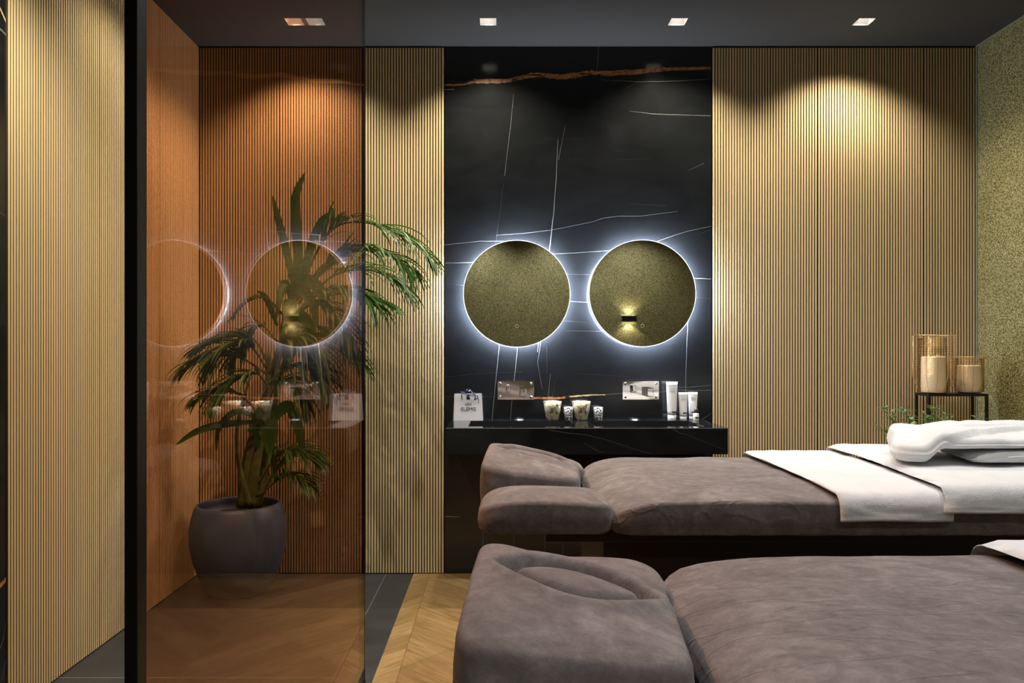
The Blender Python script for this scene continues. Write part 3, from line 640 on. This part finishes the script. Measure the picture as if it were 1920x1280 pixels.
# towels laid across the tables
def drape(name, label, y0, xa, xb, zoff, hangN, hangF, th, band=None, ska=0., skb=0., seed=0, ystart=None):
    """cloth following the mattress; path runs from far side over the top to the near side"""
    path = []; r = .03; zt = BZ+zoff
    yf, yn = y0+BW+.010+zoff*.6, y0-.010-zoff*.6
    if ystart is None:
        for i in range(4 if hangF else 0): path.append((yf, zt-r-hangF*(1-i/3)-.001))
        for i in range(1, 7): a = i/6*PI/2; path.append((yf-r+r*math.cos(a), zt-r+r*math.sin(a)))
        ys_ = yf-r
    else: ys_ = ystart; path.append((ys_, zt))
    for i in range(1, 27): path.append((ys_+(yn+r-ys_)*i/27, zt+.006*math.sin(PI*i/27)))
    for i in range(0, 7): a = i/6*PI/2; path.append((yn+r-r*math.sin(a), zt-r+r*math.cos(a)))
    for i in range(1, 6): path.append((yn-.001*i, zt-r-hangN*i/5))
    nx = 30; vs = []; Np = len(path)
    nrm = []
    for i in range(Np):
        A = path[max(0, i-1)]; B = path[min(Np-1, i+1)]; dy, dz = B[0]-A[0], B[1]-A[1]; l = math.hypot(dy, dz) or 1; nrm.append((dz/l, -dy/l))
    nrm = [(-a, -b) if b < -.0 and False else (a, b) for a, b in nrm]
    for side in (0, 1):
        for i, (y, z) in enumerate(path):
            u = i/(Np-1)
            for j in range(nx+1):
                v = j/nx; x = xa+(xb-xa)*v + (ska*(1-v)+skb*v)*(1-u)**1.3 + .006*noise.noise((u*4, seed, 0))
                wv = .004*noise.noise((x*7, u*9, seed)) + .0022*noise.noise((x*25, u*30, seed+3))
                ex = min(v, 1-v)*abs(xb-xa); rd = 1-math.sqrt(max(0, 1-(1-min(1, ex/(th*.6)))**2))
                off = (th*(1-.5*rd)+max(wv, -.003) if side else th*.5*rd)
                ny, nz = nrm[i]; hem = .004*noise.noise((x*6, 9, seed)) if i > Np-4 else 0
                vs.append((x, y+ny*off, z+nz*off+hem))
    # make sure normals point up on the top
    n1 = nx+1; o = Np*n1; fs = []; mats = []
    for i in range(Np-1):
        for j in range(nx):
            q = i*n1+j
            fs.append((q, q+n1, q+n1+1, q+1)); mats.append(0)
            xm = xa+(xb-xa)*(j+.5)/nx
            inb = band and any(b0 <= xm <= b1 for (b0, b1) in band) and Np-16 <= i <= Np-9
            fs.append((o+q, o+q+1, o+q+n1+1, o+q+n1)); mats.append(1 if inb else 0)
    for i in range(Np-1):
        for j in (0, nx): q = i*n1+j; fs.append((q, q+n1, o+q+n1, o+q)); mats.append(0)
    for i in (0, Np-1):
        for j in range(nx): q = i*n1+j; fs.append((q, q+1, o+q+1, o+q)); mats.append(0)
    mb = MB(); mb.add(vs, fs); mb.m = mats
    return tag(mb.obj(name, [M['terry'], M['band']], None, True), label, 'towel', 'white towels on the massage tables')
drape('bath_towel', 'white towel laid across the rear massage table, its left edge over the taupe velvet', 1.842, .815, 1.085, .006, .026, .02, .014, band=[(.895,.925),(.945,.975)], seed=1, skb=.085, ska=.03)
drape('bath_towel', 'white towel next to the first one on the rear table, under the folded stack', 1.842, 1.055, 2.06, .021, .020, .0, .020, band=[(1.225,1.255),(1.275,1.305)], seed=2, ska=.085)
drape('bath_towel', 'corner of a white towel on the nearest massage table at the right edge', .592, .86, 1.9, .008, .02, .015, .018, seed=3).location.z = -.004

# folded towels / robe stacked on the rear table
ST = BZ+.054
def sm(x): x = max(0, min(1, x)); return x*x*(3-2*x)
def low_top(x, y): return .033+.004*noise.noise((x*7, y*7, 2))-.010*sm((-x-.20)/.10)
o = cushion(.285, .130, .035, .0135, low_top, lambda x, y: 0.0, 44, 22, lambda x, y: (x+(y-.13)/.26*.05*sm(-x/.285), y), bulge=.003, rb=.012, soft=.004, soft_w=.02).obj('folded_towel', M['terry'], None, True, loc=(1.622, 2.200, ST))
tag(o, 'folded white towel, the lower one of the pile on the rear table', 'towel', 'folded white linen on the rear massage table')
e = MB(); e.tube([(-.24+.49*i/30, -.1335, .0165+.0012*math.sin(i*.8)) for i in range(31)], .0022, 6); e.obj('fold_edge', M['terry'], o, True)
def lobe(x): return sm((-x-.262)/.05)
def rb_top(x, y):
    yc = -.165+.150*sm((x+.27)/.20)+.045*sm((x+.02)/.3); step = sm((y-yc)/.006)
    yb = .03+.05*math.sin(x*5); st2 = sm((y-yb)/.007)*sm((x+.25)/.1)
    z = .070+.015*step+.006*st2+.010*noise.noise((x*4.5+2, y*5, 1))+.006*noise.noise((x*13, y*15, 6))+.0025*noise.noise((x*34, y*40, 6))
    z += .012*sm((x-.16)/.1)*sm((.30-x)/.08)*sm((y+.02)/.1)
    return z-.030*lobe(x)*sm((.10-y)/.16)
def rb_bot(x, y): return .0375-.0345*lobe(x)
o = cushion(.365, .160, .05, .016, rb_top, rb_bot, 80, 46, lambda x, y: (x+.010*math.sin(y*22)*(1 if x < 0 else .2)+(y-.16)/.32*.12*sm(-x/.365), y+.010*math.sin(x*9+1)-.012*lobe(x)), bulge=.006, rb=.012, soft=.006, soft_w=.02).obj('folded_robe', M['terry'], None, True, loc=(1.575, 2.245, ST))
tag(o, 'folded white towelling robe on top of the pile on the rear table', 'robe', 'folded white linen on the rear massage table')

# ------------------------------------------------------------------ potted palm
PXc, PYc = -1.325, 3.885
t = thing('potted_palm', 'large potted palm with arching fronds behind the bronze glass', 'potted plant', (0, 0, 0))
b = MB(); b.lathe([(0,0),(.130,0),(.150,.008),(.190,.08),(.222,.17),(.238,.26),(.238,.33),(.228,.39),(.214,.432),(.206,.446),(.196,.450),(.190,.444),(.200,.42),(.205,.38),(0,.38)], (PXc, PYc, 0), 72)
b.obj('pot', M['pot'], t, True)
b = MB(); b.lathe([(0,.392),(.1,.390),(.2035,.3815)], (PXc, PYc, 0), 40); b.obj('soil', M['soil'], t, True)
def catmull(pts, n):
    P_ = [pts[0]*2-pts[1]] + pts + [pts[-1]*2-pts[-2]]; out = []
    for i in range(1, len(P_)-2):
        for k_ in range(n):
            u = k_/n; a, b, c, d = P_[i-1:i+3]
            out.append(.5*((2*b)+(c-a)*u+(2*a-5*b+4*c-d)*u*u+(-a+3*b-3*c+d)*u**3))
    out.append(P_[-2]); return out
def blade(mb, base, dirv, L, wd, droop, m=0, R=random, segs=7, fold=.25, face=None):
    """one curved tapering leaf strip folded along its middle"""
    d = dirv.normalized(); p = base.copy(); rows = []
    side = d.cross(Vector((0,0,1)));  side = side.normalized() if side.length > .05 else Vector((1,0,0))
    if face: side = (side*(1-face)+Vector((1,0,0))*face).normalized()
    for i in range(segs+1):
        u = i/segs; ww = wd*(math.sin(PI*min(1, (u*.93+.07)))**.6)*(1-u*.35) if u < 1 else 0
        up = side.cross(d).normalized()
        rows.append((p-side*ww/2+up*ww*fold, p.copy(), p+side*ww/2+up*ww*fold))
        d = (d + Vector((0,0,-1))*droop/segs*(0.4+1.6*u)).normalized(); p = p+d*L/segs
        side = (side - d*side.dot(d)).normalized()
    vs = [v for r in rows for v in r]; fs = []
    for i in range(segs):
        q = i*3; fs += [(q, q+1, q+4, q+3), (q+1, q+2, q+5, q+4)]
    mb.add(vs, fs, m)
def frond(pix, nl, L, wd, droop, seed, start=.25, spread=1.0):
    R = random.Random(seed); nl = int(nl*1.15); L *= 1.4; wd *= 1.3; droop *= .85; pts = [P(x, y, d) for (x, y, d) in pix]; c = catmull(pts, 8); n = len(c)
    mb = MB(); mb.tube(c, [.006*(1-.8*i/n)+.0008 for i in range(n)], 6, 1)
    for i in range(nl):
        u = start+(1-start)*(i+.5)/nl; q = u*(n-1); k_ = min(n-2, int(q)); p = c[k_].lerp(c[k_+1], q-k_); tg = (c[min(n-1, k_+2)]-c[max(0, k_-1)]).normalized()
        sd = tg.cross(Vector((0,0,1))); sd = sd.normalized() if sd.length > .05 else Vector((0,1,0)); up = sd.cross(tg)
        ll = L*(math.sin(PI*(.18+.78*(u-start)/(1-start)))**.7)*R.uniform(.85, 1.1)
        for sg in (-1, 1):
            dv = tg*R.uniform(.85, 1.2)+sd*sg*R.uniform(.25, .85)*spread+up*R.uniform(.05, .4)+Vector((R.uniform(-.1,.1),)*3)
            blade(mb, p, dv, ll, wd*R.uniform(.8, 1.1), droop*R.uniform(.7, 1.3), 0, R)
    mb.obj('frond', [M['leaf'], M['stem']], t, True)
def big_leaf(pix, wd, seed):
    """broad undivided strap leaf following a pixel path"""
    pts = [P(x, y, d) for (x, y, d) in pix]; c = catmull(pts, 7); n = len(c); mb = MB(); vs = []
    for i, p in enumerate(c):
        u = i/(n-1); tg = (c[min(n-1, i+1)]-c[max(0, i-1)]).normalized(); sd = tg.cross(Vector((0,1,.15))).normalized()
        ww = wd*(math.sin(PI*min(1, .12+u*.86))**.75) if i < n-1 else 0; up = sd.cross(tg).normalized()
        if up.y > 0: up = -up
        vs += [p-sd*ww/2+up*ww*.16, p, p+sd*ww/2+up*ww*.16]
    fs = []
    for i in range(n-1): q = i*3; fs += [(q, q+1, q+4, q+3), (q+1, q+2, q+5, q+4)]
    mb.add(vs, fs); mb.obj('leaf_blade', M['leaf'], t, True)
# trunk: a bundle of sheathing stems
tr = MB()
for (pix, r0, r1) in (([(468,950,3.88),(478,860,3.87),(492,780,3.86),(512,700,3.85),(535,620,3.84),(556,560,3.83)], .040, .012), ([(455,950,3.86),(462,870,3.84),(480,800,3.82),(500,730,3.80),(505,660,3.78)], .030, .012),
                      ([(482,950,3.91),(500,850,3.92),(515,770,3.92),(530,690,3.92),(560,600,3.90)], .028, .010), ([(470,950,3.84),(450,880,3.80),(445,800,3.78),(470,700,3.78)], .016, .006), ([(480,950,3.84),(510,890,3.80),(540,850,3.78)], .014, .006)):
    c = catmull([P(*q) for q in pix], 6); n = len(c); tr.tube(c, [r0+(r1-r0)*i/(n-1) for i in range(n)], 10)
tr.obj('trunk', M['stem'], t, True)
for q, wd in (([(556,560,3.80),(540,480,3.78),(522,410,3.77),(511,366,3.76)], .040), ([(557,562,3.80),(560,490,3.78),(555,400,3.77),(557,360,3.77),(573,322,3.76)], .052), ([(562,560,3.80),(578,480,3.77),(600,420,3.75),(618,398,3.74)], .042),
              ([(556,545,3.76),(580,525,3.72),(610,560,3.70),(622,620,3.69)], .060), ([(545,560,3.76),(560,540,3.70),(588,570,3.68),(592,620,3.67)], .055), ([(520,610,3.8),(500,560,3.76),(483,545,3.74)], .030), ([(550,570,3.8),(535,530,3.78),(525,560,3.75),(518,600,3.74)], .04),
              ([(480,790,3.74),(420,795,3.66),(370,808,3.62),(328,835,3.60)], .036), ([(505,800,3.74),(450,770,3.68),(412,800,3.65),(405,850,3.64)], .030), ([(540,560,3.78),(548,600,3.72),(545,650,3.70),(535,700,3.70)], .085), ([(530,640,3.8),(545,600,3.74),(575,600,3.72),(590,660,3.7)], .07),
              ([(500,800,3.8),(540,760,3.74),(560,800,3.7),(566,850,3.69)], .06), ([(480,840,3.8),(490,800,3.74),(510,850,3.72),(515,900,3.72)], .05), ([(470,810,3.78),(495,770,3.72),(512,800,3.70),(508,850,3.70)], .07)):
    big_leaf(q, wd, 1)
FR = [([(548,590,3.80),(590,570,3.70),(632,590,3.62),(660,640,3.58)], 16, .18, .018, 1.5),
      ([(550,570,3.82),(585,530,3.84),(620,500,3.86),(655,470,3.88)], 16, .17, .016, .9),
      ([(520,640,3.80),(490,610,3.84),(455,640,3.88),(430,680,3.90)], 14, .17, .016, 1.4),
      ([(520,660,3.80),(540,620,3.72),(570,650,3.66),(590,700,3.64)], 14, .16, .020, 1.4),
      ([(560,560,3.82),(590,480,3.80),(630,425,3.76),(690,418,3.70),(760,445,3.62),(812,492,3.56)], 20, .22, .017, 1.5),
      ([(560,570,3.82),(610,500,3.78),(670,470,3.70),(730,480,3.62),(770,510,3.58)], 18, .22, .016, 1.7),
      ([(560,580,3.84),(620,520,3.86),(680,505,3.86),(730,520,3.84),(765,550,3.82)], 18, .22, .015, 1.6),
      ([(560,580,3.80),(610,545,3.72),(660,545,3.64),(705,575,3.60)], 18, .21, .017, 1.7),
      ([(555,590,3.84),(600,560,3.92),(650,550,3.98),(700,560,4.0),(735,575,4.0)], 16, .17, .015, 1.3),
      ([(545,600,3.80),(590,610,3.74),(640,640,3.70),(680,690,3.68)], 16, .18, .016, 1.3),
      ([(540,600,3.80),(500,560,3.72),(465,565,3.68),(432,600,3.66)], 12, .08, .010, 1.2),
      ([(500,690,3.78),(470,650,3.72),(430,650,3.66),(395,690,3.62)], 16, .20, .018, 1.6),
      ([(500,700,3.78),(450,670,3.74),(400,668,3.72),(350,690,3.70)], 16, .19, .015, 1.4),
      ([(505,690,3.80),(480,640,3.80),(440,630,3.78),(402,640,3.76),(372,655,3.76)], 14, .17, .015, 1.2),
      ([(505,700,3.76),(530,650,3.70),(570,640,3.64),(610,680,3.60)], 18, .22, .022, 1.8),
      ([(505,720,3.74),(535,690,3.66),(580,690,3.62),(612,730,3.60)], 16, .20, .022, 1.8),
      ([(500,720,3.76),(480,700,3.68),(440,715,3.62),(410,750,3.60)], 16, .19, .018, 1.6),
      ([(505,690,3.84),(545,640,3.90),(600,630,3.95),(650,655,4.0)], 14, .18, .016, 1.4),
      ([(490,780,3.78),(450,740,3.72),(410,735,3.70),(372,750,3.68)], 14, .15, .014, 1.4),
      ([(485,905,3.82),(515,860,3.76),(550,845,3.70),(595,870,3.66)], 16, .17, .015, 1.5),
      ([(485,930,3.82),(520,900,3.76),(550,890,3.70),(585,915,3.66)], 14, .15, .014, 1.5),
      ([(480,930,3.86),(520,880,3.90),(560,850,3.94),(600,862,3.98)], 14, .15, .014, 1.3),
      ([(500,760,3.78),(520,720,3.70),(550,720,3.66),(570,760,3.64)], 14, .17, .020, 1.8)]
for i, (q, nl, L_, wd, dr) in enumerate(FR): frond(q, nl, L_, wd, dr, i+3)

# ------------------------------------------------------------------ metal stand with two wire lanterns
SC = P(1784, 738, 3.95); SZ = 1.007; A_ = math.radians(-6)
t = thing('metal_stand', 'slim black narrow metal stand in the corner carrying two wire lanterns', 'side table', (2.343, 3.945, 0))
hw = .153; hd = .065; q = MB()
for (a, c) in (((-hw,-hd),(hw,-hd+.012)), ((-hw,hd-.012),(hw,hd)), ((-hw,-hd+.012),(-hw+.012,hd-.012)), ((hw-.012,-hd+.012),(hw,hd-.012))): q.box((a[0],a[1],SZ-.014),(c[0],c[1],SZ-.001))
q.obj('top_frame', M['frame'], t)
q = MB(); q.box((-hw+.012,-hd+.012,SZ-.008),(hw-.012,hd-.012,SZ-.001)); q.obj('top_plate', M['frame'], t)
for sx in (-1, 1):
    for sy in (-1, 1):
        q = MB(); q.box((sx*hw-(sx > 0)*.012, sy*hd-(sy > 0)*.012, 0), (sx*hw+(sx < 0)*.012, sy*hd+(sy < 0)*.012, SZ-.0145)); q.obj('leg', M['frame'], t)
def lantern(px, y, R_, h, cr, ch, label, clabel, rings):
    x = (px-CX)*y/F
    t = thing('wire_lantern', label, 'lantern', (x, y, SZ), 0, 'gold wire candle lanterns')
    def rad(z): u = min(1, z/(h*.36)); return R_*(.60+.40*math.sin(u*PI/2))
    q = MB()
    for i in range(12):
        a = 2*PI*i/12+.2; q.tube([(rad(h*k_/14)*math.cos(a), rad(h*k_/14)*math.sin(a), .002+(h-.004)*k_/14) for k_ in range(15)], .0010, 5)
    for i in range(rings):
        z = .004+(h-.006)*i/rings; r = rad(z); q.tube([(r*math.cos(2*PI*k_/40), r*math.sin(2*PI*k_/40), z) for k_ in range(40)], .0006, 4, closed=True)
    for r in (R_*.2, R_*.4): q.tube([(r*math.cos(2*PI*k_/30), r*math.sin(2*PI*k_/30), .0015) for k_ in range(30)], .001, 4, closed=True)
    for i in range(6): a = PI*i/6; q.tube([(R_*.6*math.cos(a), R_*.6*math.sin(a), .0015), (-R_*.6*math.cos(a), -R_*.6*math.sin(a), .0015)], .001, 4)
    q.obj('wire_cage', M['gold'], t)
    q = MB(); q.tube([(R_*math.cos(2*PI*k_/48), R_*math.sin(2*PI*k_/48), h) for k_ in range(48)], .0018, 6, closed=True); q.obj('rim', M['gold'], t, True)
    q = MB(); q.lathe([(cr+.010,.004),(cr+.012,.02),(cr+.012,h*.96),(cr+.010,h*.96),(cr+.010,.022),(cr+.008,.006)], n=40, closed=True); q.obj('glass_sleeve', M['clear'], t, True)
    c = thing('pillar_candle', clabel, 'candle', (x, y, SZ+.003), 0, 'cream pillar candles inside the wire lanterns')
    q = MB(); q.lathe([(0,0),(cr-.002,0),(cr,.003),(cr,ch-.004),(cr-.004,ch),(cr*.6,ch-.003),(0,ch-.006)], n=72); q.obj('wax', M['wax'], c)
    q = MB(); q.tube([(0,0,ch-.007),(.001,0,ch+.004),(.003,0,ch+.010)], .0012, 5); q.obj('wick', M['ink'], c)
lantern(1750, 3.935, .098, .298, .057, .186, 'taller gold wire lantern on the black stand, left of the smaller one', 'taller cream pillar candle inside the large wire lantern', 34)
lantern(1817, 3.965, .086, .186, .056, .140, 'shorter gold wire lantern on the black stand, near the corner', 'shorter cream pillar candle inside the small wire lantern', 22)

# ------------------------------------------------------------------ eucalyptus in a floor vase behind the table
vx, vy = 1.93, 3.35
t = thing('floor_vase', 'grey floor vase behind the rear massage table holding eucalyptus', 'vase', (vx, vy, 0))
q = MB(); q.lathe([(0,0),(.08,0),(.10,.02),(.12,.2),(.10,.42),(.06,.55),(.065,.60),(.055,.60),(.05,.55),(.09,.42),(.11,.2),(.09,.03),(0,.02)], n=48); q.obj('vase_body', M['vase'], t, True)
t = thing('eucalyptus_bunch', 'bunch of small-leaved eucalyptus sprigs showing above the rear table beside the stand', 'plant', (vx, vy, .56))
R = random.Random(5)
for i, (px, py, dd) in enumerate([(1646,798,3.3),(1655,766,3.35),(1668,822,3.25),(1694,768,3.3),(1686,800,3.3),(1706,800,3.2),(1672,838,3.2),(1752,762,3.35),(1738,780,3.3),(1778,780,3.4),(1762,800,3.3),(1732,800,3.25),(1800,806,3.3),(1838,788,3.4),(1852,796,3.35),(1822,800,3.3)]):
    tip = P(px, py, dd)-Vector((vx, vy, .56)); mid = Vector((tip.x*.45, tip.y*.4, tip.z*.62)); c = catmull([Vector((R.uniform(-.02,.02), R.uniform(-.02,.02), -.1)), Vector((tip.x*.1, 0, .04)), mid, tip], 8); n = len(c)
    q = MB(); q.tube(c, [.0028*(1-.7*k_/n) for k_ in range(n)], 5, 1)
    for k_ in range(130):
        u = .40+.60*k_/130; z = u*(n-1); a = min(n-2, int(z)); p = c[a].lerp(c[a+1], z-a); an = k_*2.4
        dv = Vector((math.cos(an), math.sin(an)*.8, R.uniform(.1, .8))).normalized(); L_ = R.uniform(.018, .036)*(1.1-.5*(u-.45))
        p = p+dv*R.uniform(0, .030)
        blade(q, p, dv, L_, L_*R.uniform(.55, .85), R.uniform(0, .8), 0, R, 4, .1)
    q.obj('sprig', [M['euc'], M['twig']], t, True)
